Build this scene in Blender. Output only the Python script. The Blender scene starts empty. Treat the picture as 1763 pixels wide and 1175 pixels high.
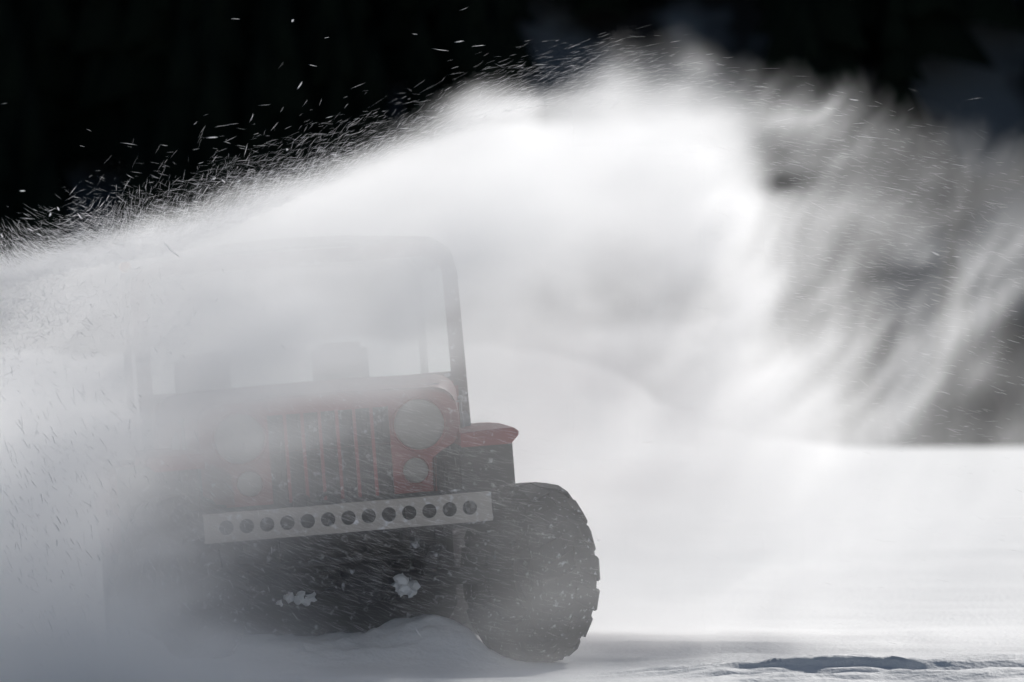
import bpy, bmesh, math, random
import numpy as np
from mathutils import Vector, Matrix, Euler

S = bpy.context.scene
R = math.radians
random.seed(4)
rng = np.random.default_rng(11)
F, D0, ZC = 8600.0, 20.0, 1.2          # focal length in photo pixels, metres to the bumper, camera height

# ------------------------------------------------------------------ camera
cam = bpy.data.cameras.new('camera')
cam.sensor_width = 36.0
cam.lens = F / 1763 * 36.0
cam.clip_start, cam.clip_end = 0.5, 2000
cam.dof.use_dof = True
cam.dof.focus_distance = 20.2
cam.dof.aperture_fstop = 2.8
camo = bpy.data.objects.new('camera', cam)
S.collection.objects.link(camo)
camo.location = (0, -D0, ZC)
camo.rotation_euler = (R(90) + math.atan(46.5 / F), 0, 0)
S.camera = camo

# ------------------------------------------------------------------ light
SUN_EL, SUN_AZ = 29.0, 22.0           # azimuth measured from +Y (behind the jeep) towards +X
w = bpy.data.worlds.new('World'); S.world = w; w.use_nodes = True
nt = w.node_tree; nt.nodes.clear()
sky = nt.nodes.new('ShaderNodeTexSky'); sky.sky_type = 'NISHITA'; sky.sun_disc = False
sky.sun_elevation = R(SUN_EL); sky.sun_rotation = R(SUN_AZ); sky.altitude = 1500
bg = nt.nodes.new('ShaderNodeBackground'); bg.inputs['Strength'].default_value = 0.05
wo = nt.nodes.new('ShaderNodeOutputWorld')
nt.links.new(sky.outputs[0], bg.inputs['Color']); nt.links.new(bg.outputs[0], wo.inputs['Surface'])
sun = bpy.data.lights.new('sun', 'SUN'); sun.energy = 4.8; sun.angle = R(0.6); sun.color = (1.0, 0.975, 0.94)
suno = bpy.data.objects.new('sun', sun); S.collection.objects.link(suno)
sd = Vector((math.sin(R(SUN_AZ)) * math.cos(R(SUN_EL)), math.cos(R(SUN_AZ)) * math.cos(R(SUN_EL)), math.sin(R(SUN_EL))))
suno.rotation_euler = sd.to_track_quat('Z', 'Y').to_euler()
suno.location = (0, 0, 30)
S.view_settings.view_transform = 'Standard'; S.view_settings.look = 'None'
S.view_settings.gamma = 1; S.view_settings.use_curve_mapping = False
S.view_settings.exposure = -0.16
cy = S.cycles
cy.max_bounces = 20; cy.volume_bounces = 16; cy.diffuse_bounces = 3; cy.glossy_bounces = 2
cy.transmission_bounces = 3; cy.transparent_max_bounces = 12
cy.use_denoising = True
cy.volume_step_rate = 3.0; cy.volume_max_steps = 400
cy.adaptive_threshold = .02
cy.use_light_tree = False

# ------------------------------------------------------------------ helpers
def col(o): S.collection.objects.link(o); return o
def tag(o, label=None, cat=None, group=None, kind=None):
    for k, v in (('label', label), ('category', cat), ('group', group), ('kind', kind)):
        if v: o[k] = v
    return o
def empty(name, loc=(0, 0, 0)):
    o = bpy.data.objects.new(name, None); o.location = loc; o.empty_display_size = .2
    return col(o)
def build(name, bm, m, parent=None, smooth=False, bevel=0.0):
    if bevel:
        bmesh.ops.bevel(bm, geom=[e for e in bm.edges if e.calc_face_angle(0) > .6], offset=bevel, segments=2, affect='EDGES', clamp_overlap=True)
    bmesh.ops.recalc_face_normals(bm, faces=bm.faces)
    me = bpy.data.meshes.new(name); bm.to_mesh(me); bm.free()
    if smooth:
        me.shade_smooth()
        me.set_sharp_from_angle(angle=R(38))
    me.materials.append(m)
    o = bpy.data.objects.new(name, me); o.parent = parent
    return col(o)
def np_mesh(name, co, faces4, m, smooth=False):
    me = bpy.data.meshes.new(name)
    k = faces4.shape[1]
    me.vertices.add(len(co)); me.vertices.foreach_set('co', co.astype(np.float32).ravel())
    me.loops.add(faces4.size); me.loops.foreach_set('vertex_index', faces4.astype(np.int32).ravel())
    me.polygons.add(len(faces4))
    me.polygons.foreach_set('loop_start', np.arange(0, faces4.size, k, dtype=np.int32))
    me.update(calc_edges=True)
    if smooth: me.shade_smooth()
    me.materials.append(m)
    return me
def box(bm, x0, x1, y0, y1, z0, z1):
    vs = [bm.verts.new((x, y, z)) for z in (z0, z1) for y in (y0, y1) for x in (x0, x1)]
    for f in ((0, 2, 3, 1), (4, 5, 7, 6), (0, 1, 5, 4), (2, 6, 7, 3), (0, 4, 6, 2), (1, 3, 7, 5)):
        bm.faces.new([vs[i] for i in f])
def prism(bm, pts, y0, y1):
    """polygon given in (x, z), pushed from y0 to y1"""
    a = [bm.verts.new((x, y0, z)) for x, z in pts]; b = [bm.verts.new((x, y1, z)) for x, z in pts]
    bm.faces.new(a); bm.faces.new(b[::-1])
    for i in range(len(pts)):
        j = (i + 1) % len(pts)
        bm.faces.new((a[i], b[i], b[j], a[j]))
def loft(bm, rings, closed=True, caps=True):
    vr = [[bm.verts.new(p) for p in r] for r in rings]
    n = len(rings[0])
    for a, b in zip(vr, vr[1:]):
        for i in range(n if closed else n - 1):
            j = (i + 1) % n
            bm.faces.new((a[i], a[j], b[j], b[i]))
    if caps and closed:
        bm.faces.new(vr[0][::-1]); bm.faces.new(vr[-1])
def tube(bm, pts, r, n=10, r2=None):
    pts = [Vector(p) for p in pts]; rings = []
    for i, p in enumerate(pts):
        d = (pts[min(i + 1, len(pts) - 1)] - pts[max(i - 1, 0)]).normalized()
        a = d.orthogonal().normalized() if i == 0 else (pa - d * pa.dot(d)).normalized()
        pa = a; b = d.cross(a)
        rr = r if r2 is None else r + (r2 - r) * i / (len(pts) - 1)
        rings.append([p + (a * math.cos(t) + b * math.sin(t)) * rr for t in (2 * math.pi * k / n for k in range(n))])
    loft(bm, rings)
def revolve(bm, prof, n=48, axis='x', c=(0, 0, 0)):
    """prof = (axial, radius) list; spun around the axis through c"""
    rings = []
    for k in range(n):
        t = 2 * math.pi * k / n; ring = []
        for a, r in prof:
            if axis == 'x': p = (a, r * math.cos(t), r * math.sin(t))
            elif axis == 'y': p = (r * math.cos(t), a, r * math.sin(t))
            else: p = (r * math.cos(t), r * math.sin(t), a)
            ring.append((p[0] + c[0], p[1] + c[1], p[2] + c[2]))
        rings.append(ring)
    vr = [[bm.verts.new(p) for p in r] for r in rings]
    for k in range(n):
        A, B = vr[k], vr[(k + 1) % n]
        for i in range(len(prof) - 1): bm.faces.new((A[i], A[i + 1], B[i + 1], B[i]))
    bmesh.ops.remove_doubles(bm, verts=bm.verts, dist=1e-5)

# ------------------------------------------------------------------ materials
def mat(name, base, rough=.6, metal=0.0, var=.25, scale=6.0, dust=0.0, bump=.0, spec=.4):
    """painted or bare surface with blotches, fine grain and an optional crust of blown snow"""
    m = bpy.data.materials.new(name); m.use_nodes = True
    t = m.node_tree; N = t.nodes; L = t.links; p = N['Principled BSDF']
    p.inputs['Metallic'].default_value = metal; p.inputs['Specular IOR Level'].default_value = spec
    tc = N.new('ShaderNodeTexCoord')
    n1 = N.new('ShaderNodeTexNoise'); n1.inputs['Scale'].default_value = scale; n1.inputs['Detail'].default_value = 6
    L.new(tc.outputs['Object'], n1.inputs['Vector'])
    mr = N.new('ShaderNodeMapRange'); mr.inputs[1].default_value = .3; mr.inputs[2].default_value = .7
    mr.inputs[3].default_value = 1 - var; mr.inputs[4].default_value = 1 + var
    L.new(n1.outputs['Fac'], mr.inputs[0])
    vm = N.new('ShaderNodeVectorMath'); vm.operation = 'SCALE'; vm.inputs[0].default_value = base
    L.new(mr.outputs[0], vm.inputs['Scale'])
    out = vm.outputs[0]
    if dust:
        n2 = N.new('ShaderNodeTexNoise'); n2.inputs['Scale'].default_value = scale * 5; n2.inputs['Detail'].default_value = 8
        L.new(tc.outputs['Object'], n2.inputs['Vector'])
        m2 = N.new('ShaderNodeMapRange'); m2.inputs[1].default_value = .62 - dust * .35; m2.inputs[2].default_value = .8 - dust * .2
        L.new(n2.outputs['Fac'], m2.inputs[0])
        mx = N.new('ShaderNodeMix'); mx.data_type = 'RGBA'; mx.inputs['B'].default_value = (.72, .74, .78, 1)
        L.new(m2.outputs[0], mx.inputs['Factor']); L.new(out, mx.inputs['A']); out = mx.outputs['Result']
    L.new(out, p.inputs['Base Color'])
    p.inputs['Roughness'].default_value = rough
    if bump:
        b = N.new('ShaderNodeBump'); b.inputs['Strength'].default_value = bump; b.inputs['Distance'].default_value = .01
        L.new(n1.outputs['Fac'], b.inputs['Height']); L.new(b.outputs[0], p.inputs['Normal'])
    return m
M = {
    'red': mat('red_paint', (.21, .022, .025), .45, var=.18, dust=.02),
    'bar': mat('bare_bumper', (.36, .33, .30), .55, metal=.0, var=.12, dust=.1),
    'dark': mat('dark_underbody', (.022, .022, .025), .7, dust=.05),
    'rubber': mat('tyre_rubber', (.03, .03, .032), .75, dust=.04, scale=9, bump=.3),
    'steel': mat('dull_steel', (.35, .35, .36), .4, metal=.6),
    'chrome': mat('chrome', (.8, .8, .82), .15, metal=1.0, var=.05),
    'lens': mat('frosted_lens', (.19, .18, .165), .5, var=.06, dust=.0),
    'canvas': mat('dark_canvas', (.05, .045, .045), .9, dust=.1),
    'frame': mat('windshield_frame_paint', (.10, .05, .055), .5, dust=.08),
    'seat': mat('seat_vinyl', (.03, .025, .025), .6),
    'amber': mat('amber_lens', (.6, .22, .06), .3, var=.1),
}
def snow_mat():
    m = bpy.data.materials.new('snow'); m.use_nodes = True
    t = m.node_tree; N = t.nodes; L = t.links; p = N['Principled BSDF']
    p.inputs['Roughness'].default_value = .75; p.inputs['Specular IOR Level'].default_value = .25
    tc = N.new('ShaderNodeTexCoord')
    mp = N.new('ShaderNodeMapping'); mp.inputs['Scale'].default_value = (.6, 3.0, 1)
    L.new(tc.outputs['Object'], mp.inputs['Vector'])
    n = N.new('ShaderNodeTexNoise'); n.inputs['Scale'].default_value = 2.5; n.inputs['Detail'].default_value = 9
    L.new(mp.outputs[0], n.inputs['Vector'])
    cr = N.new('ShaderNodeMapRange'); cr.inputs[3].default_value = .74; cr.inputs[4].default_value = .86
    L.new(n.outputs['Fac'], cr.inputs[0])
    cc = N.new('ShaderNodeCombineColor'); L.new(cr.outputs[0], cc.inputs[0]); L.new(cr.outputs[0], cc.inputs[1]); L.new(cr.outputs[0], cc.inputs[2])
    L.new(cc.outputs[0], p.inputs['Base Color'])
    n2 = N.new('ShaderNodeTexNoise'); n2.inputs['Scale'].default_value = 40; n2.inputs['Detail'].default_value = 5
    L.new(tc.outputs['Object'], n2.inputs['Vector'])
    b = N.new('ShaderNodeBump'); b.inputs['Strength'].default_value = .35; b.inputs['Distance'].default_value = .02
    L.new(n2.outputs['Fac'], b.inputs['Height']); L.new(b.outputs[0], p.inputs['Normal'])
    return m
M['snow'] = snow_mat()

# ------------------------------------------------------------------ numpy noise
def vnoise(P, scale, seed=0, oct=4, gain=.5):
    """smooth value noise on points (...,3) or (...,2); result about -1..1"""
    tot = 0; amp = 1.0; nrm = 0
    r = np.random.default_rng(seed)
    T = r.random((32, 32, 32)).astype(np.float32) * 2 - 1
    for o in range(oct):
        Q = [P[..., i] / scale[i] * (2 ** o) + 7.3 * o + 3.1 for i in range(P.shape[-1])]
        if len(Q) == 2: Q.append(np.full_like(Q[0], .5 + o))
        I = [np.floor(q).astype(np.int32) for q in Q]; f = [(q - i).astype(np.float32) for q, i in zip(Q, I)]
        f = [t * t * (3 - 2 * t) for t in f]
        i0 = [i & 31 for i in I]; i1 = [(i + 1) & 31 for i in I]
        def g(a, b, c): return T[(i1 if a else i0)[0], (i1 if b else i0)[1], (i1 if c else i0)[2]]
        x00 = g(0, 0, 0) * (1 - f[0]) + g(1, 0, 0) * f[0]; x10 = g(0, 1, 0) * (1 - f[0]) + g(1, 1, 0) * f[0]
        x01 = g(0, 0, 1) * (1 - f[0]) + g(1, 0, 1) * f[0]; x11 = g(0, 1, 1) * (1 - f[0]) + g(1, 1, 1) * f[0]
        y0 = x00 * (1 - f[1]) + x10 * f[1]; y1 = x01 * (1 - f[1]) + x11 * f[1]
        tot = tot + amp * (y0 * (1 - f[2]) + y1 * f[2]); nrm += amp; amp *= gain
    return tot / nrm * 1.6

# ------------------------------------------------------------------ snowy ground, rising to a low bank, then a wooded hill
def ground_z(x, y):
    P = np.stack([x, y], -1)
    z = .018 * x * np.clip((y + 3) / 40, 0.15, 1)
    z = z + .30 * vnoise(P, (22, 30), 3, 3) * np.clip((y - 4) / 25, 0, 1)
    z = z + .045 * vnoise(P, (2.4, 1.2), 5, 4) * np.clip(1 - np.abs(y) / 30, 0, 1)
    # churned, blown ridges of old tracks in front of and beside the jeep
    k = np.exp(-((y + .55) / .75) ** 2) * (1 / (1 + np.exp(-(x - .65) / .18)))
    rg = 1 - np.abs(vnoise(np.stack([x, y - .10 * x], -1), (1.5, .42), 8, 5, .55))
    z = z + k * (.095 * rg ** 2 - .03) * (1 + .7 * vnoise(P, (.7, .5), 17, 3))
    k2 = np.exp(-((y - .6) / .5) ** 2) * (1 / (1 + np.exp(-(x - .4) / .2)))
    z = z + k2 * .035 * vnoise(P, (1.1, .5), 9, 3)
    # berm of pushed-up snow under the nose of the jeep
    bn = vnoise(P, (.30, .22), 14, 5, .62); bf = vnoise(P, (.09, .07), 16, 3, .6)
    top = .115 + .05 * vnoise(P, (.8, .6), 15, 2) + .05 * np.exp(-((x + .25) / .3) ** 2)
    k3 = 1 / (1 + np.exp((x + .07 + .07 * bn + .03 * bf + .10 * (y + .2)) / .05))
    z = z + k3 * np.clip(top + .06 * bn + .02 * bf, 0, .36) * np.exp(-(np.abs(y - .40 + .06 * bn) / .30) ** 2.5)
    # crest about 56 m back, dip behind it, then the hill
    z = z - .20 * np.clip(y - 30, 0, 26) / 26
    z = z + (1.75 + .3 * vnoise(P, (2, 6), 31, 3)) / (1 + np.exp((x - 2.0 + .5 * vnoise(P, (1.5, 5), 33, 3)) / .85)) * np.clip((y - 34) / 20, 0, 1) ** 1.5   # drift added behind the jeep to brighten the cloud before it
    z = z + .05 * vnoise(P, (5, 4), 18, 3) * np.clip((y - 30) / 10, 0, 1)
    z = z - np.clip(y - 58, 0, 14) * .22
    h = np.clip(y - 95, 0, None)
    z = z + np.where(h < 24, h * 1.25, 30 + (h - 24) * .1) + np.clip(h / 10, 0, 1) * 2.2 * vnoise(P, (14, 16), 12, 4)
    return z
def ground_mesh(name, xs, ys, m):
    X, Y = np.meshgrid(xs, ys); Z = ground_z(X, Y)
    co = np.stack([X, Y, Z], -1).reshape(-1, 3)
    nx, ny = len(xs), len(ys)
    i = (np.arange(ny - 1)[:, None] * nx + np.arange(nx - 1)[None]).ravel()
    return np_mesh(name, co, np.stack([i, i + 1, i + nx + 1, i + nx], 1), m, True)
def ramp(a, b, n, p): t = np.linspace(0, 1, n); return a + (b - a) * t ** p
fx = np.arange(-3.5, 3.5, .02)
xs = np.concatenate([-ramp(3.52, 400, 70, 3.2)[::-1], fx, ramp(3.52, 400, 70, 3.2)])
ys = np.concatenate([-ramp(2.52, 300, 40, 3.2)[::-1], np.arange(-2.5, 2.0, .02), ramp(2.02, 12, 90, 1.5), ramp(12.2, 420, 260, 1.8)])
# the hill's own ground is dark rock and needle litter with snow lying on its ledges
PATCH = [(4.4, 103.0, 1.5), (12.6, 101.0, 1.3), (10.3, 100.3, 1.2), (1.6, 103.5, 1.1), (11.8, 103.6, .9), (9.4, 98.5, .9), (-9.6, 99.5, .8), (14, 97.5, 1)]
def ground_material():
    m = M['snow'].copy(); m.name = 'snow_and_hill_ground'
    t = m.node_tree; N = t.nodes; L = t.links; p = N['Principled BSDF']
    old = p.inputs['Base Color'].links[0].from_socket
    tc = N.new('ShaderNodeTexCoord'); sx = N.new('ShaderNodeSeparateXYZ'); L.new(tc.outputs['Object'], sx.inputs[0])
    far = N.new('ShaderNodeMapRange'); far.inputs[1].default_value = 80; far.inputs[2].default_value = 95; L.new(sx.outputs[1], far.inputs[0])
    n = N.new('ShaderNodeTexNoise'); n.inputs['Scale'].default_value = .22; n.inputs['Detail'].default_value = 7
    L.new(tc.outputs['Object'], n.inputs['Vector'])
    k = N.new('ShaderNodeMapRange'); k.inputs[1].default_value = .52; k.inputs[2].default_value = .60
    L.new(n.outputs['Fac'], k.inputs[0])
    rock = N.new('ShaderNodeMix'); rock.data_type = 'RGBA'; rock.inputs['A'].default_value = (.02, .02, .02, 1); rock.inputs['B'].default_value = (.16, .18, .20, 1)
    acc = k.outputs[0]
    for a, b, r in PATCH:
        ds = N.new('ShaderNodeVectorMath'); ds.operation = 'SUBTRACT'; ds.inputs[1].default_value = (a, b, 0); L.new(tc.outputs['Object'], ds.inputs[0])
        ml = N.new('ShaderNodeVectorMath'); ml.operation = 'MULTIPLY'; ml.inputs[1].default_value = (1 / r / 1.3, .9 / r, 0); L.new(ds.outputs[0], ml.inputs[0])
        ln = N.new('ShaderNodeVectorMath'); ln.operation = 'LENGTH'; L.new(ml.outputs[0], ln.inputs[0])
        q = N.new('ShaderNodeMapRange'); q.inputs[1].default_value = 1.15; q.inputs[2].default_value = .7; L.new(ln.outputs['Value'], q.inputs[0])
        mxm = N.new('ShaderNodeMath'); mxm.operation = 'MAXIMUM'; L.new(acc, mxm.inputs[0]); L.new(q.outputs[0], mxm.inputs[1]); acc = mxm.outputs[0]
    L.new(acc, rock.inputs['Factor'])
    mx = N.new('ShaderNodeMix'); mx.data_type = 'RGBA'
    L.new(far.outputs[0], mx.inputs['Factor']); L.new(old, mx.inputs['A']); L.new(rock.outputs['Result'], mx.inputs['B'])
    L.new(mx.outputs['Result'], p.inputs['Base Color'])
    return m
g = col(bpy.data.objects.new('ground', ground_mesh('ground', xs, ys, ground_material())))
tag(g, kind='structure')

# ------------------------------------------------------------------ forest on the shaded hillside (one far dark mass)
def forest():
    V, Fc, base = [], [], 0
    rnd = random.Random(7)
    n = 1500
    for k in range(n):
        y = 90 + rnd.random() ** 1.1 * 32
        x = rnd.uniform(-26, 26) * (y + 20) / 110
        if any(abs(x - a) < 1.3 * r + .5 and -6.5 < y - b < 1.2 for a, b, r in PATCH): continue
        z0 = float(ground_z(np.array(x), np.array(y)))
        H = rnd.uniform(4.5, 8.5); r0 = H * rnd.uniform(.2, .28)
        for t in range(5):                              # drooping tiers of boughs
            f = t / 5; zb = z0 + H * (.08 + .8 * f); zt = z0 + H * min(1.0, .08 + .8 * f + .34); rb = r0 * (1 - f * .88)
            m = 9; a0 = rnd.random() * 6
            V.append((x, y, zt))
            for i in range(m):
                a = a0 + 6.283 * i / m; rr = rb * (1.0 if i % 2 else .55) * rnd.uniform(.75, 1.2)
                V.append((x + rr * math.cos(a), y + rr * math.sin(a), zb - (.12 * rb if i % 2 else -.1)))
            for i in range(m): Fc.append((base, base + 1 + i, base + 1 + (i + 1) % m))
            base += m + 1
    co = np.array(V); f = np.array(Fc)
    mm = mat('spruce_needles', (.010, .015, .009), .95, spec=.1)
    o = col(bpy.data.objects.new('forest', np_mesh('forest', co, f, mm)))
    tag(o, 'dark mass of spruce forest on the shaded hill behind the snow cloud', 'forest', kind='stuff')
forest()

# ------------------------------------------------------------------ the jeep
YAW, ROLL, BODY_ROLL, STEER = 6.5, -2.0, -2.5, 25.0
car = empty('off_road_car', (-0.675, 0.0, -.035))
car.rotation_euler = Euler((0, R(ROLL), R(YAW)), 'XYZ')
tag(car, 'old red off-road car with a bumper bar of round holes in blowing snow', 'car')
ZB = .633
Tb = Matrix.Translation((.0, 0, ZB)) @ Matrix.Rotation(R(BODY_ROLL), 4, 'Y')
def part(name, bm, m, parent=None, **kw):
    """a part of the sprung body: x across from the centre line, y back from the bumper, z up from the bumper's middle"""
    if parent is None: bmesh.ops.transform(bm, matrix=Tb, verts=bm.verts); return build(name, bm, m, car, **kw)
    bmesh.ops.transform(bm, matrix=Tb, verts=bm.verts); return build(name, bm, m, parent, **kw)

# bumper: channel bar with 13 round holes
bm = bmesh.new(); P, RH, HB, XC, YF = .0817, .029, .051, .042, -.01
def holed_cell(bm, cx, w, h, r, y, th, n=32):
    sq, ci = [], []
    for k in range(n):
        a = 2 * math.pi * (k + .5) / n; c, s = math.cos(a), math.sin(a)
        q = 1 / max(abs(c) / w, abs(s) / h)
        sq.append((cx + c * q, s * q)); ci.append((cx + c * r, s * r))
    F_ = [[bm.verts.new((x, yy, z)) for x, z in ring] for yy in (y, y + th) for ring in (sq, ci)]
    a, b, c, d = F_
    for k in range(n):
        j = (k + 1) % n
        bm.faces.new((a[k], a[j], b[j], b[k])); bm.faces.new((b[k], b[j], d[j], d[k])); bm.faces.new((d[k], d[j], c[j], c[k])); 
for k in range(13): holed_cell(bm, XC + (k - 6) * P, P / 2, HB, RH, YF, .008)
e0, e1 = XC - 6.5 * P, XC + 6.5 * P
box(bm, e0 - .048, e0, YF, YF + .008, -HB, HB); box(bm, e1, e1 + .048, YF, YF + .008, -HB, HB)
box(bm, e0 - .048, e1 + .048, YF + .0, YF + .075, HB, HB + .007)
box(bm, e0 - .048, e1 + .048, YF - .0, YF + .075, -HB - .007, -HB)
bumper = part('bumper', bm, M['bar'])
for s in (-1, 1):
    bm = bmesh.new(); box(bm, s * .30 - .025, s * .30 + .025, .02, .5, -.05, .03); part('frame_horn', bm, M['dark'], bevel=.004)
for x in (-.14, -.03):
    bm = bmesh.new()
    pts = [(x + .03 * math.cos(t), .0 + .01, .075 + .03 * math.sin(t)) for t in np.linspace(-.9, 4.0, 16)]
    tube(bm, pts, .008, 8); box(bm, x - .02, x + .02, .0, .05, .058, .066)
    part('tow_hook', bm, M['dark'], smooth=True)

bm = bmesh.new(); box(bm, -.60, .60, .082, .095, -.075, .075); part('bumper_hole_shade_sheet', bm, M['dark'])  # dark sheet added so the bumper holes look shaded
# grille: two lamp panels, head strip and sill as one pressing, six bars between seven slots
GY = .10
def half(s):
    top = [(.245, .494), (.36, .490), (.43, .482), (.485, .462), (.515, .430), (.525, .39), (.525, .30), (.50, .262), (.445, .235), (.405, .205), (.398, .05), (.245, .05)]
    return [(s * x, z) for x, z in (top if s > 0 else top[::-1])]
bm = bmesh.new()
prism(bm, half(1), GY, GY + .03); prism(bm, half(-1), GY, GY + .03)
box(bm, -.245, .245, GY, GY + .03, .43, .497); box(bm, -.245, .245, GY, GY + .03, .05, .07)
grille = part('grille', bm, M['red'], bevel=.004)
for k in range(6):
    x = (k - 2.5) * .07
    bm = bmesh.new(); box(bm, x - .0065, x + .0065, GY + .002, GY + .022, .07, .43); part('grille_bar', bm, M['red'], grille)
bm = bmesh.new(); box(bm, -.36, .36, GY + .08, GY + .15, .0, .44)
for k in range(24):
    x = -.24 + .02 * k; box(bm, x, x + .004, GY + .07, GY + .08, .03, .42)
part('radiator', bm, M['dark'])
def lamp(name, x, z, r, rim):
    bm = bmesh.new(); revolve(bm, [(GY + .0, r + rim), (GY - .022, r + rim), (GY - .028, r + rim * .6), (GY - .024, r), (GY - .008, r - .004)], 40, 'y', (x, 0, z))
    o = part(name, bm, M['red'], smooth=True)
    bm = bmesh.new(); revolve(bm, [(GY - .012 - .018 * math.cos(t), (r - .002) * math.sin(t)) for t in np.linspace(0, math.pi / 2, 8)], 40, 'y', (x, 0, z))
    part('lens', bm, M['lens'], o, smooth=True)
for s in (-1, 1):
    lamp('headlight', s * .363, .348, .104, .007)
    lamp('parking_light', s * .335, .164, .0535, .004)

# hood, cowl
def hood_ring(y, hw, zt, zs):
    pts = []
    for t in np.linspace(0, math.pi / 2, 7):
        pts.append((hw - .09 + .09 * math.sin(math.pi / 2 - t) * 1.0, zt - .09 + .09 * math.sin(t)))
    r = [(hw, zs)] + pts + [(hw * .5, zt + .008)] + [(0, zt + .012)]
    r = r + [(-x, z) for x, z in r[::-1][1:]]
    return [(x, y, z) for x, z in r]
bm = bmesh.new(); loft(bm, [hood_ring(GY + .031, .525, .492, .28), hood_ring(.3, .53, .503, .28), hood_ring(.8, .58, .52, .28), hood_ring(1.22, .64, .535, .28)], closed=True, caps=False)
part('hood', bm, M['red'], smooth=True)
for s in (-1, 1):
    # flat fender with rolled lip, curving down at the back; inner apron below
    prof = [(.515, .302), (.62, .307), (.70, .309), (.735, .307), (.752, .292), (.750, .278), (.722, .250), (.515, .250)]
    bm = bmesh.new(); rings = []
    for y, dz, dx in ((-.030, -.006, -.006), (-.024, -.001, -.001), (-.01, 0, 0), (.55, .012, 0), (.95, .01, 0), (1.12, -.06, 0), (1.24, -.24, 0), (1.28, -.34, 0)):
        rings.append([(s * (x + (dx if x > .6 else 0)), y, z + dz) for x, z in prof])
    loft(bm, rings); part('fender', bm, M['red'], smooth=True)
    bm = bmesh.new(); box(bm, s * .53 - .006, s * .53 + .006, GY + .04, 1.2, -.05, .262); part('inner_apron', bm, M['dark'])
    bm = bmesh.new(); x0, x1 = sorted((s * .54, s * .835)); box(bm, x0, x1, .99, 1.005, -.12, .252); part('fender_shade_panel', bm, M['dark'])  # added dark panel, stands in for shade on the red body
    # hood latch and windshield hinge standing on the fender beside the hood
    bm = bmesh.new()
    x = s * .572
    tube(bm, [(x, .42, .31), (x, .42, .345), (x - s * .002, .42, .385), (x, .42, .425)], .009, 8, .005)
    revolve(bm, [(0.012, .0001), (.008, .009), (0, .012), (-.008, .009), (-.012, .0001)], 12, 'z', (x, .42, .436))
    tube(bm, [(x - .018, .42, .424), (x + .018, .42, .420)], .004, 6)
    latch = part('hood_latch', bm, M['steel'], smooth=True)
    bm = bmesh.new(); prism(bm, [(x + s * .012, .312), (x + s * .045, .312), (x + s * .042, .36), (x + s * .025, .385), (x + s * .012, .37)][::s], .50, .54)
    part('latch_bracket', bm, M['steel'], latch, bevel=.004)

# tub
bm = bmesh.new()
def tub_ring(y, hw, zt): return [(-hw, y, -.12), (-hw, y, zt), (-hw + .06, y, zt + .05), (hw - .06, y, zt + .05), (hw, y, zt), (hw, y, -.12)]
loft(bm, [tub_ring(1.285, .855, .20), tub_ring(1.42, .87, .21), tub_ring(1.5, .87, .22)])
part('cowl', bm, M['red'], bevel=.006)
bm = bmesh.new()
for s in (-1, 1): prism(bm, [(s * .84, -.12), (s * .87, -.12), (s * .87, .27), (s * .84, .27)], 1.502, 3.2)
box(bm, -.84, .84, 1.502, 3.2, -.12, -.09); box(bm, -.84, .84, 3.17, 3.2, -.09, .42)
part('tub', bm, M['red'])
bm = bmesh.new(); box(bm, -.655, .655, 1.26, 1.44, .26, .50); part('cowl_top', bm, M['red'], bevel=.02)
# windshield frame with rounded corners, pane, wipers
WY, WH, WB, WT = 1.36, .672, .49, 1.075
path = [(-WH, WB), (-WH, WT - .12)] + [(-WH + .12 - .12 * math.cos(t), WT - .12 + .12 * math.sin(t)) for t in np.linspace(.2, math.pi / 2, 6)]
path = path + [(-x, z) for x, z in path[::-1]]
def rect_sweep(bm, path, w, y0, y1, cy_off=0):
    cx = sum(p[0] for p in path) / len(path); cz = (WB + WT) / 2
    rings = []
    for i, (x, z) in enumerate(path):
        a = path[max(i - 1, 0)]; b = path[min(i + 1, len(path) - 1)]
        d = Vector((b[0] - a[0], b[1] - a[1])).normalized(); n = Vector((-d.y, d.x)) * w / 2
        lean = (z - WB) * .12
        rings.append([(x + n.x, y0 + lean, z + n.y), (x - n.x, y0 + lean, z - n.y), (x - n.x, y1 + lean, z - n.y), (x + n.x, y1 + lean, z + n.y)])
    loft(bm, rings)
path[0] = (-WH, WB - .22); path[-1] = (WH, WB - .22)
bm = bmesh.new(); rect_sweep(bm, path, .062, WY, WY + .035); box(bm, -WH, WH, WY, WY + .035, WB, WB + .05)

wf = part('windshield_frame', bm, M['frame'], smooth=True)
gm = bpy.data.materials.new('windshield_glass'); gm.use_nodes = True
t = gm.node_tree; t.nodes.clear(); o_ = t.nodes.new('ShaderNodeOutputMaterial'); mx_ = t.nodes.new('ShaderNodeMixShader')
tr_ = t.nodes.new('ShaderNodeBsdfTransparent'); gl_ = t.nodes.new('ShaderNodeBsdfGlossy'); tr_.inputs[0].default_value = (.86, .9, .88, 1); gl_.inputs['Roughness'].default_value = .05
mx_.inputs[0].default_value = .08
t.links.new(tr_.outputs[0], mx_.inputs[1]); t.links.new(gl_.outputs[0], mx_.inputs[2]); t.links.new(mx_.outputs[0], o_.inputs[0])
for s in (-1, 1):
    bm = bmesh.new(); x0, x1 = sorted((s * .013, s * (WH - .03)))
    vs = [bm.verts.new(p) for p in ((x0, WY + .02, WB + .05), (x1, WY + .02, WB + .05), (x1, WY + .02 + .06, WT - .034), (x0, WY + .02 + .06, WT - .034))]
    bm.faces.new(vs); part('windshield_pane', bm, gm, wf)
bm = bmesh.new(); revolve(bm, [(-.012, .0001), (-.012, .02), (.01, .024), (.01, .0001)], 16, 'y', (-WH - .045, WY + .04, WT + .02))
part('marker_lamp', bm, M['amber'], smooth=True)
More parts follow.
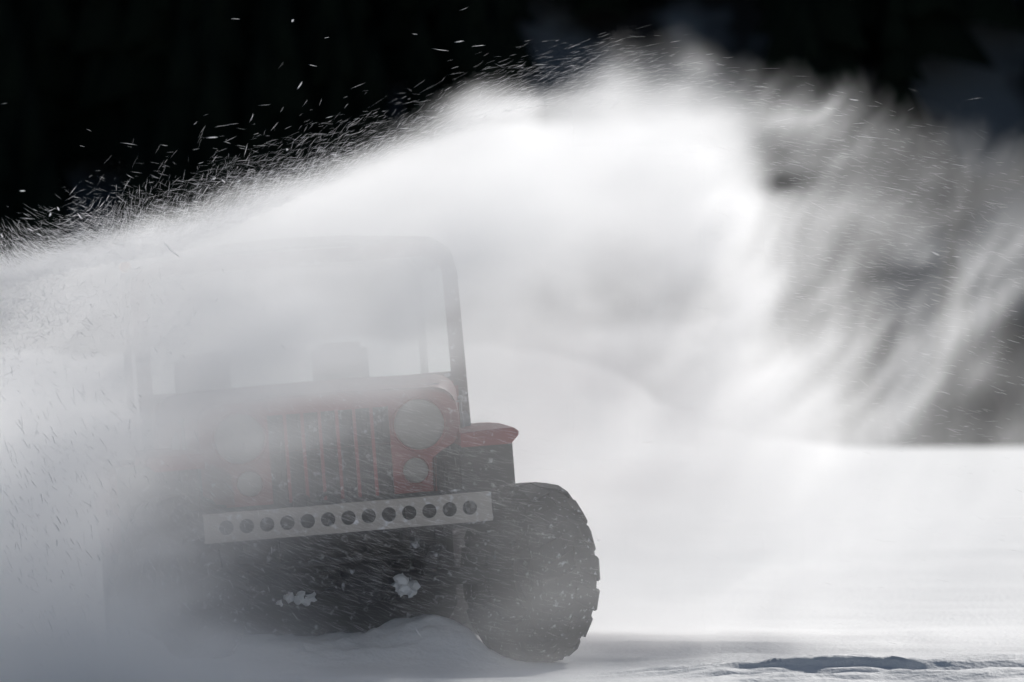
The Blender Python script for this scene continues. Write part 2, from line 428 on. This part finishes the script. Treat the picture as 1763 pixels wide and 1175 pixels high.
# canvas top over hoops
bm = bmesh.new()
def top_ring(y, zt, hw=.70):
    r = [(-hw, y, zt - .14), (-hw + .01, y, zt - .06), (-hw + .08, y, zt - .01), (-hw * .4, y, zt + .02), (0, y, zt + .028), (hw * .4, y, zt + .02), (hw - .08, y, zt - .01), (hw - .01, y, zt - .06), (hw, y, zt - .14)]
    return r + [(x * .98, yy, z - .012) for x, yy, z in r[::-1]]
loft(bm, [top_ring(y, z) for y, z in ((1.44, 1.10), (1.6, 1.135), (2.0, 1.15), (2.3, 1.135), (2.6, 1.15), (3.1, 1.11), (3.18, 1.05))])
part('soft_top', bm, M['canvas'], smooth=True)
for s in (-1, 1):
    bm = bmesh.new(); tube(bm, [(s * .68, 3.0, .3), (s * .68, 2.95, 1.0), (s * .62, 2.93, 1.07), (s * .2, 2.93, 1.1)], .018, 8); part('roof_hoop', bm, M['dark'], smooth=True)
    # seats
    bm = bmesh.new(); cx = s * .31 - .06
    box(bm, cx - .20, cx + .20, 1.95, 2.4, .0, .14); box(bm, cx - .125, cx + .125, 2.38, 2.5, .14, .70)
    part('seat', bm, M['seat'], bevel=.03, smooth=True)
bm = bmesh.new(); pts = [(.34 + .2 * math.cos(t), 1.74 + .10 * math.sin(t), .38 + .13 * math.sin(t)) for t in np.linspace(0, 2 * math.pi, 33)]
tube(bm, pts, .013, 8); tube(bm, [(.14, 1.74, .38), (.54, 1.74, .38)], .009, 6); tube(bm, [(.34, 1.74, .38), (.34, 1.5, .25)], .018, 8)
part('steering_wheel', bm, M['dark'], smooth=True)

# ---- running gear, under the unsprung frame
def upart(name, bm, m, parent=None, **kw): return build(name, bm, m, parent or car, **kw)
AY, TR, RW, RT = .36, .735, .366, .012     # axle distance back, half track, carcass radius, lug height
AZ = RW + RT - .01
for ay, nm in ((AY, 'front_axle'), (AY + 2.03, 'rear_axle')):
    bm = bmesh.new()
    tube(bm, [(-TR + .1, ay, AZ), (TR - .1, ay, AZ)], .036, 12)
    revolve(bm, [(-.12, .04), (-.09, .07), (-.04, .105), (0, .115), (.04, .105), (.09, .07), (.12, .04)], 20, 'x', (.12, ay, AZ))
    revolve(bm, [(-.14, .0001), (-.135, .07), (-.10, .10), (-.06, .105)], 20, 'y', (.12, ay, AZ))
    upart(nm, bm, M['dark'], smooth=True)
bm = bmesh.new(); tube(bm, [(-TR + .14, AY + .16, AZ - .03), (TR - .14, AY + .16, AZ - .03)], .016, 8); upart('tie_rod', bm, M['dark'], smooth=True)
bm = bmesh.new(); tube(bm, [(-TR + .16, AY - .1, AZ + .06), (.35, AY - .1, AZ + .1)], .014, 8); upart('drag_link', bm, M['dark'], smooth=True)
for s in (-1, 1):
    for ay in (AY, AY + 2.03):
        bm = bmesh.new()
        for k in range(5):
            L_ = .46 - .07 * k; zz = AZ + .06 - .012 * k
            pts = [(s * .38, ay + L_ * u, zz + .08 * u * u * (L_ / .46) ** 2) for u in np.linspace(-1, 1, 9)]
            rings = [[(x - .024, y, z - .005), (x + .024, y, z - .005), (x + .024, y, z + .005), (x - .024, y, z + .005)] for x, y, z in pts]
            loft(bm, rings)
        upart('leaf_spring', bm, M['dark'])
    bm = bmesh.new(); tube(bm, [(s * .46, AY + .02, AZ - .0), (s * .44, AY + .1, AZ + .32)], .022, 10); upart('shock_absorber', bm, M['dark'], smooth=True)
    bm = bmesh.new(); box(bm, s * .33 - .03, s * .33 + .03, .15, 3.1, ZB - .14, ZB - .05); upart('chassis_rail', bm, M['dark'])
bm = bmesh.new(); box(bm, -.2, .2, .55, 1.3, ZB - .2, ZB + .25); box(bm, -.13, .16, .6, 1.15, ZB - .27, ZB - .2); upart('engine', bm, M['dark'], bevel=.02)
bm = bmesh.new(); box(bm, -.35, .35, 1.35, 3.0, ZB - .16, ZB - .13); upart('floor_pan', bm, M['dark'])
bm = bmesh.new()  # lumps added to stand in for bright snow seen past the axle
for k in range(9):
    c = Vector((.30 + random.uniform(-.04, .04), AY - .10 + random.uniform(-.02, .02), AZ - .03 + random.uniform(-.025, .03)))
    r_ = bmesh.ops.create_icosphere(bm, subdivisions=2, radius=random.uniform(.012, .03), matrix=Matrix.Translation(c))
    for v in r_['verts']: v.co = c + (v.co - c) * (1 + .45 * math.sin(v.co.x * 170 + k) * math.sin(v.co.z * 210 + 2 * k)) + Vector([random.uniform(-.004, .004) for _ in range(3)])
upart('bright_gap_lump', bm, M['snow'], smooth=True)['label'] = 'white lump added in place of bright snow seen under the car'

bm = bmesh.new()
for k in range(7):
    c = Vector((-.22 + .022 * k + random.uniform(-.01, .01), AY - .07, AZ - .06 + random.uniform(-.02, .02)))
    r_ = bmesh.ops.create_icosphere(bm, subdivisions=2, radius=random.uniform(.012, .022), matrix=Matrix.Translation(c))
    for v in r_['verts']: v.co = c + (v.co - c) * (1 + .45 * math.sin(v.co.x * 170 + k) * math.sin(v.co.z * 210 + 2 * k)) + Vector([random.uniform(-.004, .004) for _ in range(3)])
upart('bright_gap_lump', bm, M['snow'], smooth=True)  # second added lump, again for a bright gap under the car
# dark sheet added behind the front axle to block bright snow beyond; exhaust
bm = bmesh.new(); prism(bm, [(-.52, .56), (.52, .56), (.53, .24), (.47, .14), (.2, .10), (-.34, .10), (-.5, .15)], AY + .26, AY + .275)
upart('underbody_dark_sheet', bm, M['dark'])
bm = bmesh.new(); tube(bm, [(.42, .7, .36), (.42, 1.4, .34), (.40, 3.1, .36)], .03, 10); upart('exhaust_pipe', bm, M['dark'], smooth=True)
bm = bmesh.new(); box(bm, -.55, -.1, 2.75, 3.1, .28, .5); upart('fuel_tank', bm, M['dark'], bevel=.03)

def lug_mesh():
    """one chunky angled tread block running over the shoulder; built at the top of a tyre of radius RW"""
    bm = bmesh.new(); sec = [(-.008, RW + .001), (.055, RW + .0), (.098, RW - .006), (.127, RW - .035), (.129, RW - .075)]
    rings = []
    for i, (x, r) in enumerate(sec):
        w_ = .046 if i < 3 else .053; sk = -.055 * (x / .127) + (.0 if i < 4 else -.004)
        up = (0, RT) if i < 2 else ((.004, RT * .95) if i == 2 else ((.004, RT * .5) if i == 3 else (.002, -.002)))
        def P_(dx, dr, t): rr = r + dr; a = (sk + t) / RW; return (x + dx, rr * math.sin(a), rr * math.cos(a))
        rings.append([P_(0, 0, -w_), P_(0, 0, w_), P_(up[0], up[1], w_ * .82), P_(up[0], up[1], -w_ * .82)])
    loft(bm, rings); bmesh.ops.recalc_face_normals(bm, faces=bm.faces)
    me = bpy.data.meshes.new('tread_lug'); bm.to_mesh(me); bm.free(); me.materials.append(M['rubber'])
    me2 = me.copy(); 
    for v in me2.vertices: v.co.x = -v.co.x
    me2.flip_normals()
    return me, me2
LUG = lug_mesh()
NL = 16
def wheel(x, y, steer):
    bm = bmesh.new()
    prof = [(-.085, .20), (-.118, .225), (-.130, .285), (-.122, .322), (-.098, .345), (-.05, RW), (0, RW + .002), (.05, RW), (.098, .345), (.122, .322), (.130, .285), (.118, .225), (.085, .20)]
    revolve(bm, prof, 64, 'x')
    wl = build('wheel', bm, M['rubber'], car, smooth=True)
    wl.location = (x, y, AZ); wl.rotation_euler = (R(random.uniform(0, 15)), 0, R(steer))
    bm = bmesh.new(); s = 1 if x > 0 else -1
    revolve(bm, [(-.09, .205), (-.085, .19), (-.03, .175), (.03, .175), (.085, .19), (.09, .205)], 40, 'x')
    revolve(bm, [(s * .03, .176), (s * .02, .12), (s * .05, .09), (s * .055, .04), (s * .09, .035), (s * .09, .0001)], 40, 'x')
    build('rim', bm, M['dark'], wl, smooth=True)
    for k in range(NL):
        for sd_ in (0, 1):
            l = bpy.data.objects.new('tread_lug', LUG[sd_]); l.parent = wl; col(l)
            l.rotation_euler = ((2 * math.pi * (k + .5 * sd_ + random.uniform(-.10, .10)) / NL), 0, 0)
            q = random.uniform(.972, 1.008); l.scale = (random.uniform(.96, 1.0), q, q)
    return wl
for s in (-1, 1):
    wheel(s * TR + (.07 if s > 0 else .12), AY, STEER); wheel(s * TR, AY + 2.03, 0)

# ------------------------------------------------------------------ the thrown powder snow
def table(U, V, T, u, v, blur=45):
    """look-up in a softened copy of the table"""
    U = np.array(U, float); V = np.array(V, float); T = np.array(T, float)
    st = 15; gu = np.arange(U[0], U[-1] + 1, st); gv = np.arange(V[0], V[-1] + 1, st)
    T1 = np.stack([np.interp(gu, U, r) for r in T]); T2 = np.stack([np.interp(gv, V, c) for c in T1.T]).T
    k = np.exp(-.5 * (np.arange(-9, 10) * st / blur) ** 2); k /= k.sum()
    for ax in (0, 1):
        Pd = np.pad(T2, [(9, 9) if a == ax else (0, 0) for a in (0, 1)], mode='edge')
        T2 = sum(k[j] * (Pd[j:j + T2.shape[0]] if ax == 0 else Pd[:, j:j + T2.shape[1]]) for j in range(19))
    U, V, T = gu, gv, T2
    iu = np.clip(np.searchsorted(U, u) - 1, 0, len(U) - 2); iv = np.clip(np.searchsorted(V, v) - 1, 0, len(V) - 2)
    fu = np.clip((u - U[iu]) / (U[iu + 1] - U[iu]), 0, 1); fv = np.clip((v - V[iv]) / (V[iv + 1] - V[iv]), 0, 1)
    return (T[iv, iu] * (1 - fu) + T[iv, iu + 1] * fu) * (1 - fv) + (T[iv + 1, iu] * (1 - fu) + T[iv + 1, iu + 1] * fu) * fv
# optical thickness of the powder, mapped over width (x) and height (z) in centimetres-like steps;
# FRONT = drift between the camera and the jeep, BACK = the great arch thrown up behind it
UF = [-300, 0, 150, 300, 450, 600, 750, 900, 1050, 1200, 1400]
VF = [100, 250, 300, 350, 400, 450, 500, 600, 650, 700, 800, 900, 1000, 1100, 1200]
TF = [[0, 0, 0, 0, 0, 0, 0, 0, 0, 0, 0],
      [0, 0, 0, 0, 0, 0, 0, 0, 0, 0, 0],
      [0, 0, 0, .0, .2, .8, 1.2, 1.2, .6, 0, 0],
      [0, 0, 0, .15, 1.2, 2.0, 2.0, 1.5, .8, 0, 0],
      [0, .2, .7, 1.4, 2.0, 2.7, 3.6, 2.4, .7, 0, 0],
      [.5, .6, 1.3, 2.3, 2.9, 3.3, 3.9, 1.4, .1, 0, 0],
      [.6, .8, 1.4, 2.3, 3.0, 3.3, 3.3, .9, 0, 0, 0],
      [1.8, 2.0, 2.2, 2.7, 3.6, 3.5, 2.2, .4, 0, 0, 0],
      [3, 3, 3, 3.2, 3.8, 3.0, 1.2, .1, 0, 0, 0],
      [3, 3, 3, 3.2, 2.6, .95, .34, .30, 0, 0, 0],
      [3, 3, 3.4, 2.3, 1.3, .38, .20, .30, 0, 0, 0],
      [3, 3.8, 5.4, 1.8, .45, .10, .08, .42, .3, 0, 0],
      [3, 3.8, 5.6, 1.8, .30, .05, .06, .42, .3, 0, 0],
      [3, 4, 4.8, 3.8, 1.1, .25, .25, .5, .1, 0, 0],
      [3, 5, 5, 4.2, 1.8, .8, .6, .5, .1, 0, 0]]
UB = [-300, 0, 150, 300, 450, 600, 750, 900, 1050, 1200, 1280, 1350, 1500, 1650, 1800, 2100]
VB = [0, 50, 100, 150, 200, 250, 300, 400, 500, 600, 700, 800, 900, 1000, 1100, 1200]
TB = [[0, 0, 0, 0, 0, 0, 0, 0, 0, 0, 0, 0, 0, 0, 0, 0],
      [0, 0, 0, 0, 0, 0, 0, 0, 0, 0, 0, 0, 0, 0, 0, 0],
      [0, 0, 0, 0, 0, 0, 0, .02, .05, .05, .04, .02, 0, 0, 0, 0],
      [0, 0, 0, 0, 0, .03, .12, .22, .3, .35, .25, .12, .04, .02, 0, 0],
      [0, 0, 0, 0, .03, .2, .9, 1.8, 2.8, 2.6, 1.2, .6, .14, .07, .04, 0],
      [0, 0, 0, .03, .15, .9, 2.5, 6, 7, 5, 1.6, .42, .26, .14, .06, 0],
      [0, 0, .02, .1, .6, 2.5, 5, 6.5, 7, 5.5, .9, .36, .36, .24, .14, .1],
      [0, .1, .5, 1.0, 1.0, 1.0, 2.6, 3.0, 3.2, 4.2, 3.8, .65, .30, .20, .20, .2],
      [.2, .4, .6, .4, .3, .3, 1.2, 1.8, 2.2, 3.2, 3.2, .65, .18, .20, .2, .2],
      [1.0, 1.0, .8, .4, .3, .3, 1.2, 2.0, 2.6, 3.2, 3.0, .75, .30, .36, .22, .2],
      [1.6, 1.6, 1.6, 1.2, 1.0, 1.0, 1.2, 1.8, 2.4, 3.4, 3.4, 2.6, .75, .5, .3, .3],
      [1.5, 1.5, 1.5, 1.2, 1.0, 1.0, 1.2, 1.4, 1.7, 2.5, 2.9, 2.4, 1.0, .35, .2, .2],
      [1, 1, 1, 1, 1, 1, 1, 1.2, 1.3, 1.2, 1.1, .9, .5, .25, .1, .1],
      [1, 1, 1, .6, .4, .4, .4, .8, 1, .9, .8, .6, .3, .1, .05, 0],
      [1, 1, 1, .6, .4, .4, .4, .6, .7, .5, .4, .3, .1, .05, 0, 0],
      [1, 1, 1, 1, .6, .6, .6, .5, .3, .2, .2, .1, .05, .0, 0, 0]]
# wisps and holes of the arch: u, v, long radius, short radius, lean in degrees, thickness
WISPS = [(1090, 665, 140, 45, -32, 2.8), (940, 605, 100, 38, -8, 2.4), (1230, 745, 100, 30, -15, 2.0), (820, 600, 60, 36, 0, .8), (815, 175, 85, 24, 40, 1.3), (900, 160, 70, 20, 45, .6), (1010, 135, 85, 24, 44, 1.2), (1090, 110, 90, 26, 40, 1.3), (1190, 120, 120, 30, 26, 1.1), (1290, 110, 80, 20, 5, .5),
         (1340, 205, 60, 9, 2, 1.6), (1480, 230, 150, 22, -14, .5), (1320, 322, 62, 20, 4, -1.9), (1345, 265, 30, 24, 30, -.5), (1420, 345, 60, 22, -10, -.6), (1480, 600, 80, 11, 60, .45), (1430, 520, 70, 11, 68, .35), (1600, 380, 90, 12, 30, .4), (1680, 640, 120, 12, 45, .6), (1385, 620, 70, 13, 58, .6), (1530, 545, 60, 11, 35, .35), (1300, 250, 26, 70, 20, -1.6), (1400, 285, 90, 14, 10, .5),
         (1545, 470, 70, 20, 8, -.35), (1440, 350, 120, 22, -10, .6), (1530, 400, 90, 16, -25, .5), (1590, 660, 150, 26, 56, 1.5), (1660, 560, 120, 16, 44, 1.0), (1720, 520, 90, 18, 52, 1.0), (1540, 610, 80, 14, 40, .6), (1720, 430, 90, 26, 45, 1.0),
         (1450, 560, 90, 40, 0, -.3), (1770, 545, 60, 26, 60, -.5), (1690, 700, 70, 30, 20, -.5), (1230, 530, 55, 24, 20, -1.2), (1280, 600, 70, 20, 40, .8), (1420, 470, 45, 120, 10, .7), (1480, 640, 60, 30, 40, -.4)]
VOX = .03
X0, X1, Y0, Y1, Z0, Z1 = -3.6, 3.6, -1.7, 4.7, -.12, 3.12
def cloud_field():
    nx, ny, nz = (int(round((b - a) / VOX)) + 1 for a, b in ((X0, X1), (Y0, Y1), (Z0, Z1)))
    x = (X0 + VOX * np.arange(nx, dtype=np.float32)); y = (Y0 + VOX * np.arange(ny, dtype=np.float32)); z = (Z0 + VOX * np.arange(nz, dtype=np.float32))
    X, Y, Z = np.meshgrid(x, y, z, indexing='ij')
    P = np.stack([X, Y, Z], -1)
    # stream direction: rises to the right on the left side, levels and falls on the right
    wx = .16 * vnoise(P, (.9, .9, .6), 21, 2); wz = .06 * vnoise(P, (.7, .9, .5), 22, 3)
    sl = .42 - .22 * (X + 2) / 2
    bend = np.clip((X - .6) / 1.6, 0, 1) * .85
    A = (X * .9 + Z * .45) * np.cos(bend) + Z * np.sin(bend) + wx; B = (Z - sl * X * .6) * np.cos(bend) - (X - .6) * np.sin(bend) + wz + .10 * vnoise(P, (.5, .8, .4), 27, 2)
    st = vnoise(np.stack([A, Y, B], -1), (1.1, 1.3, .20), 23, 4, .62)
    fine = vnoise(np.stack([A, Y, B], -1) + np.stack([wz, wx, wz], -1), (.50, .9, .075), 25, 2, .6)
    lump = vnoise(P + np.stack([wx, wx, wz], -1), (.50, .8, .36), 24, 4, .58)
    def px(k): return 881.5 + (X + wx * .5) * k, 634 - (Z + wz * .5 - ZC) * k
    u, v = px(430.0)
    v = v - 38 * np.clip((900 - u) / 250, 0, 1) * np.clip((620 - v) / 150, 0, 1)
    tf = table(UF, VF, TF, u, v, 38)
    yc = -.62 + .18 * lump - .38 * np.clip(1 - Z / .45, 0, 1); wd = .46
    f = tf / (wd * 1.7725) * np.exp(-((Y - yc) / wd) ** 2) * np.exp(.6 * st + .6 * lump + .25 * fine - .15)
    f[:, (y > .02)] *= np.exp(-((y[(y > .02)] - .02) / .2) ** 2)[None, :, None]
    u, v = px(430.0 * 20 / 22.4)
    v = v - 38 * np.clip((900 - u) / 250, 0, 1) * np.clip((620 - v) / 150, 0, 1)
    tb = table(UB, VB, TB, u, v, 30)
    for (cu, cv, a, b, lean, amp) in WISPS:
        c, s_ = math.cos(R(lean)), math.sin(R(lean)); du = u - cu; dv = -(v - cv)
        q = ((du * c + dv * s_) / a) ** 2 + ((-du * s_ + dv * c) / b) ** 2
        tb = tb + amp * .42 * np.exp(-q)
    tb = np.clip(tb, 0, None)
    wd = .95; yc = 2.5 + .25 * lump
    k = np.clip(tb / 2, .25, 1)
    g_ = tb / (wd * 1.7725) * np.exp(-((Y - yc) / wd) ** 2) * np.exp((.65 + .65 * np.exp(-tb / 1.2)) * st + .85 * lump + (.35 + .45 * np.exp(-tb / 1.2)) * fine - .35)
    d = f + g_
    # the powder ends abruptly along its sloping upper left side
    k = 430.0 * 20 / (20 + np.clip(Y, -1.2, 3) * .75)
    ue = 881.5 + X * k; ve = 634 - (Z + .5 * wz - ZC) * k + 34 * st + 30 * fine
    ed = np.interp(ue, [-300, 0, 150, 300, 450, 600, 740, 815, 870, 940, 1000, 1060, 1120, 1190, 1270, 1400, 1550, 1700, 2000], [500, 448, 414, 380, 315, 245, 178, 124, 132, 150, 108, 56, 76, 50, 60, 95, 120, 150, 180])
    m_ = np.clip((ve - ed + 16) / (84 + 95 * np.clip((ue - 900) / 120, 0, 1)), 0, 1); d = d * (m_ * m_ * (3 - 2 * m_)) * (1 + .6 * np.clip(1 - np.abs(ve - ed - 70) / 90, 0, 1))
    # cut the far tails so that empty air stays empty
    d = np.where(d < .012, 0, d)
    edge = np.clip((X - X0) / .5, 0, 1) * np.clip((X1 - X) / .5, 0, 1) * np.clip((Y - Y0) / .2, 0, 1) * np.clip((Y1 - Y) / .3, 0, 1) * np.clip((Z1 - Z) / .1, 0, 1)
    return (d * edge).astype(np.float32), P, (nx, ny, nz)
def powder_cloud():
    d, P, (nx, ny, nz) = cloud_field()
    me = bpy.data.meshes.new('snow_cloud')
    n = d.size
    me.vertices.add(n); me.vertices.foreach_set('co', P.reshape(-1, 3).astype(np.float32).ravel())
    at = me.attributes.new('snow_density', 'FLOAT', 'POINT'); at.data.foreach_set('value', d.ravel())
    m = bpy.data.materials.new('powder_snow'); m.use_nodes = True
    t = m.node_tree; t.nodes.clear(); o_ = t.nodes.new('ShaderNodeOutputMaterial'); pv = t.nodes.new('ShaderNodeVolumePrincipled')
    pv.inputs['Color'].default_value = (.996, .996, .997, 1); pv.inputs['Density'].default_value = 1.0; pv.inputs['Anisotropy'].default_value = .35
    t.links.new(pv.outputs[0], o_.inputs['Volume'])
    me.materials.append(m)
    o = col(bpy.data.objects.new('snow_cloud', me))
    tag(o, 'white cloud of powder snow thrown up in an arch over and around the red car', 'snow cloud', kind='stuff')
    gn = bpy.data.node_groups.new('snow_cloud', 'GeometryNodeTree')
    gn.interface.new_socket('Geometry', in_out='INPUT', socket_type='NodeSocketGeometry')
    gn.interface.new_socket('Geometry', in_out='OUTPUT', socket_type='NodeSocketGeometry')
    N, L = gn.nodes, gn.links
    gi, go = N.new('NodeGroupInput'), N.new('NodeGroupOutput')
    vc = N.new('GeometryNodeVolumeCube')
    vc.inputs['Min'].default_value = (X0, Y0, Z0); vc.inputs['Max'].default_value = (X0 + VOX * (nx - 1), Y0 + VOX * (ny - 1), Z0 + VOX * (nz - 1))
    for nm, v in (('Resolution X', nx), ('Resolution Y', ny), ('Resolution Z', nz)): vc.inputs[nm].default_value = v
    pos = N.new('GeometryNodeInputPosition'); sub = N.new('ShaderNodeVectorMath'); sub.operation = 'SUBTRACT'; sub.inputs[1].default_value = (X0, Y0, Z0)
    L.new(pos.outputs[0], sub.inputs[0])
    sc = N.new('ShaderNodeVectorMath'); sc.operation = 'SCALE'; sc.inputs['Scale'].default_value = 1 / VOX; L.new(sub.outputs[0], sc.inputs[0])
    sep = N.new('ShaderNodeSeparateXYZ'); L.new(sc.outputs[0], sep.inputs[0])
    ints = []
    for k, lim in enumerate((nx, ny, nz)):
        fi = N.new('FunctionNodeFloatToInt'); fi.rounding_mode = 'ROUND'; L.new(sep.outputs[k], fi.inputs[0])
        ints.append(fi.outputs[0])
    def im(op, a, b):
        q = N.new('FunctionNodeIntegerMath'); q.operation = op
        for i, e in enumerate((a, b)):
            if isinstance(e, int): q.inputs[i].default_value = e
            else: L.new(e, q.inputs[i])
        return q.outputs[0]
    idx = im('ADD', im('MULTIPLY', im('ADD', im('MULTIPLY', ints[0], ny), ints[1]), nz), ints[2])
    na = N.new('GeometryNodeInputNamedAttribute'); na.data_type = 'FLOAT'; na.inputs[0].default_value = 'snow_density'
    si = N.new('GeometryNodeSampleIndex'); si.data_type = 'FLOAT'; si.domain = 'POINT'
    L.new(gi.outputs[0], si.inputs['Geometry']); L.new(na.outputs['Attribute'], si.inputs['Value']); L.new(idx, si.inputs['Index'])
    L.new(si.outputs[0], vc.inputs['Density'])
    sm = N.new('GeometryNodeSetMaterial'); sm.inputs['Material'].default_value = m
    L.new(vc.outputs[0], sm.inputs[0]); L.new(sm.outputs[0], go.inputs[0])
    md = o.modifiers.new('snow_cloud', 'NODES'); md.node_group = gn
powder_cloud()
# ------------------------------------------------------------------ loose flakes and splinters of snow flying free of the cloud
def flying_snow():
    fm = bpy.data.materials.new('ice_flake'); fm.use_nodes = True
    t = fm.node_tree; t.nodes.clear(); o_ = t.nodes.new('ShaderNodeOutputMaterial'); a_ = t.nodes.new('ShaderNodeAddShader')
    d_ = t.nodes.new('ShaderNodeBsdfDiffuse'); tl = t.nodes.new('ShaderNodeBsdfTranslucent')
    d_.inputs[0].default_value = (.22, .22, .23, 1); tl.inputs[0].default_value = (.76, .76, .76, 1)
    t.links.new(d_.outputs[0], a_.inputs[0]); t.links.new(tl.outputs[0], a_.inputs[1]); t.links.new(a_.outputs[0], o_.inputs[0])
    U, V, Y, A, Ln, Wd = [], [], [], [], [], []
    def add(u, v, y, ang, ln, wd): U.append(u); V.append(v); Y.append(y); A.append(ang); Ln.append(ln); Wd.append(wd)
    def edge(u): return np.interp(u, [-50, 0, 150, 300, 450, 600, 750, 900], [470, 455, 420, 395, 330, 262, 200, 150])
    n = 26000                                            # fringe above the sloping upper edge
    u = np.abs(rng.normal(0, 330, n)) - 40
    spread = np.interp(u, [0, 200, 450, 900], [22, 34, 36, 20])
    v = edge(u) + 42 - rng.gamma(1.8, .62, n) * spread * .95
    fam = rng.random(n)
    ang = np.where(fam < .55, rng.normal(np.interp(u, [0, 200, 400, 900], [-35, -14, 8, 24]), 14), rng.normal(np.interp(u, [0, 200, 400, 900], [-70, 75, 58, 30]), 14))
    add(u, v, rng.uniform(-1.1, .1, n), ang, rng.gamma(3, 4.6, n) + 4, rng.gamma(1.5, .034, n) + .028)
    n = 4200                                            # coarse flakes at the far left
    u = rng.exponential(80, n) - 30; v = rng.normal(520, 48, n)
    add(u, v, rng.uniform(-1.35, -.6, n), rng.uniform(-180, 180, n) * .5, rng.gamma(3, 2.6, n) + 3, rng.gamma(2, .045, n) + .06)
    n = 6000                                            # drifting across the front of the jeep
    u = rng.normal(600, 190, n); v = rng.normal(900, 140, n)
    add(u, v, rng.uniform(-1.5, -.5, n), rng.normal(np.interp(u, [180, 420, 900], [-42, -24, -12]), 7), rng.gamma(3, 6.5, n) + 6, rng.gamma(1.5, .014, n) + .02)
    n = 700                                             # hair-like flakes in the shaded drift at the left
    u = np.abs(rng.normal(0, 200, n)) - 20; v = rng.normal(860, 150, n)
    add(u, v, rng.uniform(-1.5, -1.0, n), rng.normal(-62, 16, n), rng.gamma(3, 4, n) + 5, rng.gamma(2, .06, n) + .1)
    n = 2600                                            # thin streaming flakes over the right of the arch
    u = rng.normal(1500, 190, n); v = 150 + rng.gamma(3, 110, n) + (u - 1500) * .2
    add(u, v, rng.uniform(.2, 1.6, n), rng.normal(np.interp(u, [850, 1150, 1763], [28, -4, -16]), 9), rng.gamma(3, 5, n) + 5, rng.gamma(1.6, .02, n) + .026)
    n = 1500                                             # and over its crest
    u = rng.normal(980, 170, n); v = np.interp(u, [600, 850, 1050, 1400], [250, 130, 90, 150]) + rng.normal(30, 28, n)
    add(u, v, rng.uniform(.2, 1.6, n), rng.normal(np.interp(u, [700, 1150, 1500], [30, 8, -10]), 9), rng.gamma(3, 5, n) + 5, rng.gamma(1.6, .02, n) + .026)
    n = 45                                              # strays high in the dark air
    u = rng.uniform(0, 1000, n); v = edge(u) - rng.exponential(80, n) - 20
    add(u, v, rng.uniform(-1, .5, n), rng.normal(8, 22, n), rng.gamma(3, 4, n) + 4, rng.gamma(2, .05, n) + .08)
    big = [(504, 36, 60, 6, 2.6), (790, 72, 10, 20, .9), (296, 431, -42, 38, 2.9), (38, 329, 0, 12, 1.3), (365, 237, 3, 22, 1.3), (86, 370, 65, 8, 2.2),
           (575, 267, -5, 14, 1.1), (494, 258, 80, 5, 2.2), (369, 308, 40, 8, 1.5), (384, 312, -35, 10, 1.5), (411, 312, 20, 8, 1.6), (516, 147, 55, 18, 1.2),
           (336, 347, -5, 12, 1.6), (3, 406, -60, 9, 2.0), (205, 421, -8, 24, 1.8), (137, 372, -50, 14, 1.6), (100, 360, -60, 8, 1.6), (52, 396, -30, 14, 1.4),
           (720, 1088, -58, 28, .8), (1030, 930, -20, 7, 2.2), (802, 677, 30, 7, 2.0), (745, 661, 3, 34, .8), (283, 367, 55, 6, 1.6), (1610, 437, -22, 22, .9),
           (1470, 172, -8, 20, .8), (67, 404, -28, 12, 1.5)]
    b = np.array(big, float)
    add(b[:, 0], b[:, 1], np.full(len(b), -1.3), b[:, 2], b[:, 3], b[:, 4] * .55)
    U, V, Y, A, Ln, Wd = (np.concatenate(k) for k in (U, V, Y, A, Ln, Wd))
    n = len(U); k = (D0 + Y) / F
    c = np.stack([(U - 881.5) * k, Y, ZC + (634 - V) * k], -1)
    A = np.radians(A); dy = rng.normal(0, .35, n)
    d = np.stack([np.cos(A), dy, np.sin(A)], -1); d /= np.linalg.norm(d, axis=1, keepdims=True)
    e = np.cross(d, rng.normal(size=(n, 3))); e /= np.linalg.norm(e, axis=1, keepdims=True); g2 = np.cross(d, e)
    h = (Ln * k / 2)[:, None]; wv = (Wd * 1.5 * k)[:, None]
    bend = rng.normal(0, .03, n)[:, None]
    vs = [c - d * h]
    for s in (-.3, .35):
        m = c + d * h * s + e * h * bend
        for q in range(3):
            t_ = 2 * math.pi * q / 3; vs.append(m + (e * math.cos(t_) + g2 * math.sin(t_)) * wv)
    vs.append(c + d * h)
    co = np.stack(vs, 1).reshape(-1, 3)
    f = np.array([(0, 2, 1), (0, 3, 2), (0, 1, 3), (1, 2, 5), (1, 5, 4), (2, 3, 6), (2, 6, 5), (3, 1, 4), (3, 4, 6), (4, 5, 7), (5, 6, 7), (6, 4, 7)])
    fc = (f[None] + (np.arange(n) * 8)[:, None, None]).reshape(-1, 3)
    o = col(bpy.data.objects.new('flying_snow', np_mesh('flying_snow', co, fc, fm)))
    tag(o, 'loose white flakes and ice splinters flying off the snow cloud', 'snow', kind='stuff')
flying_snow()
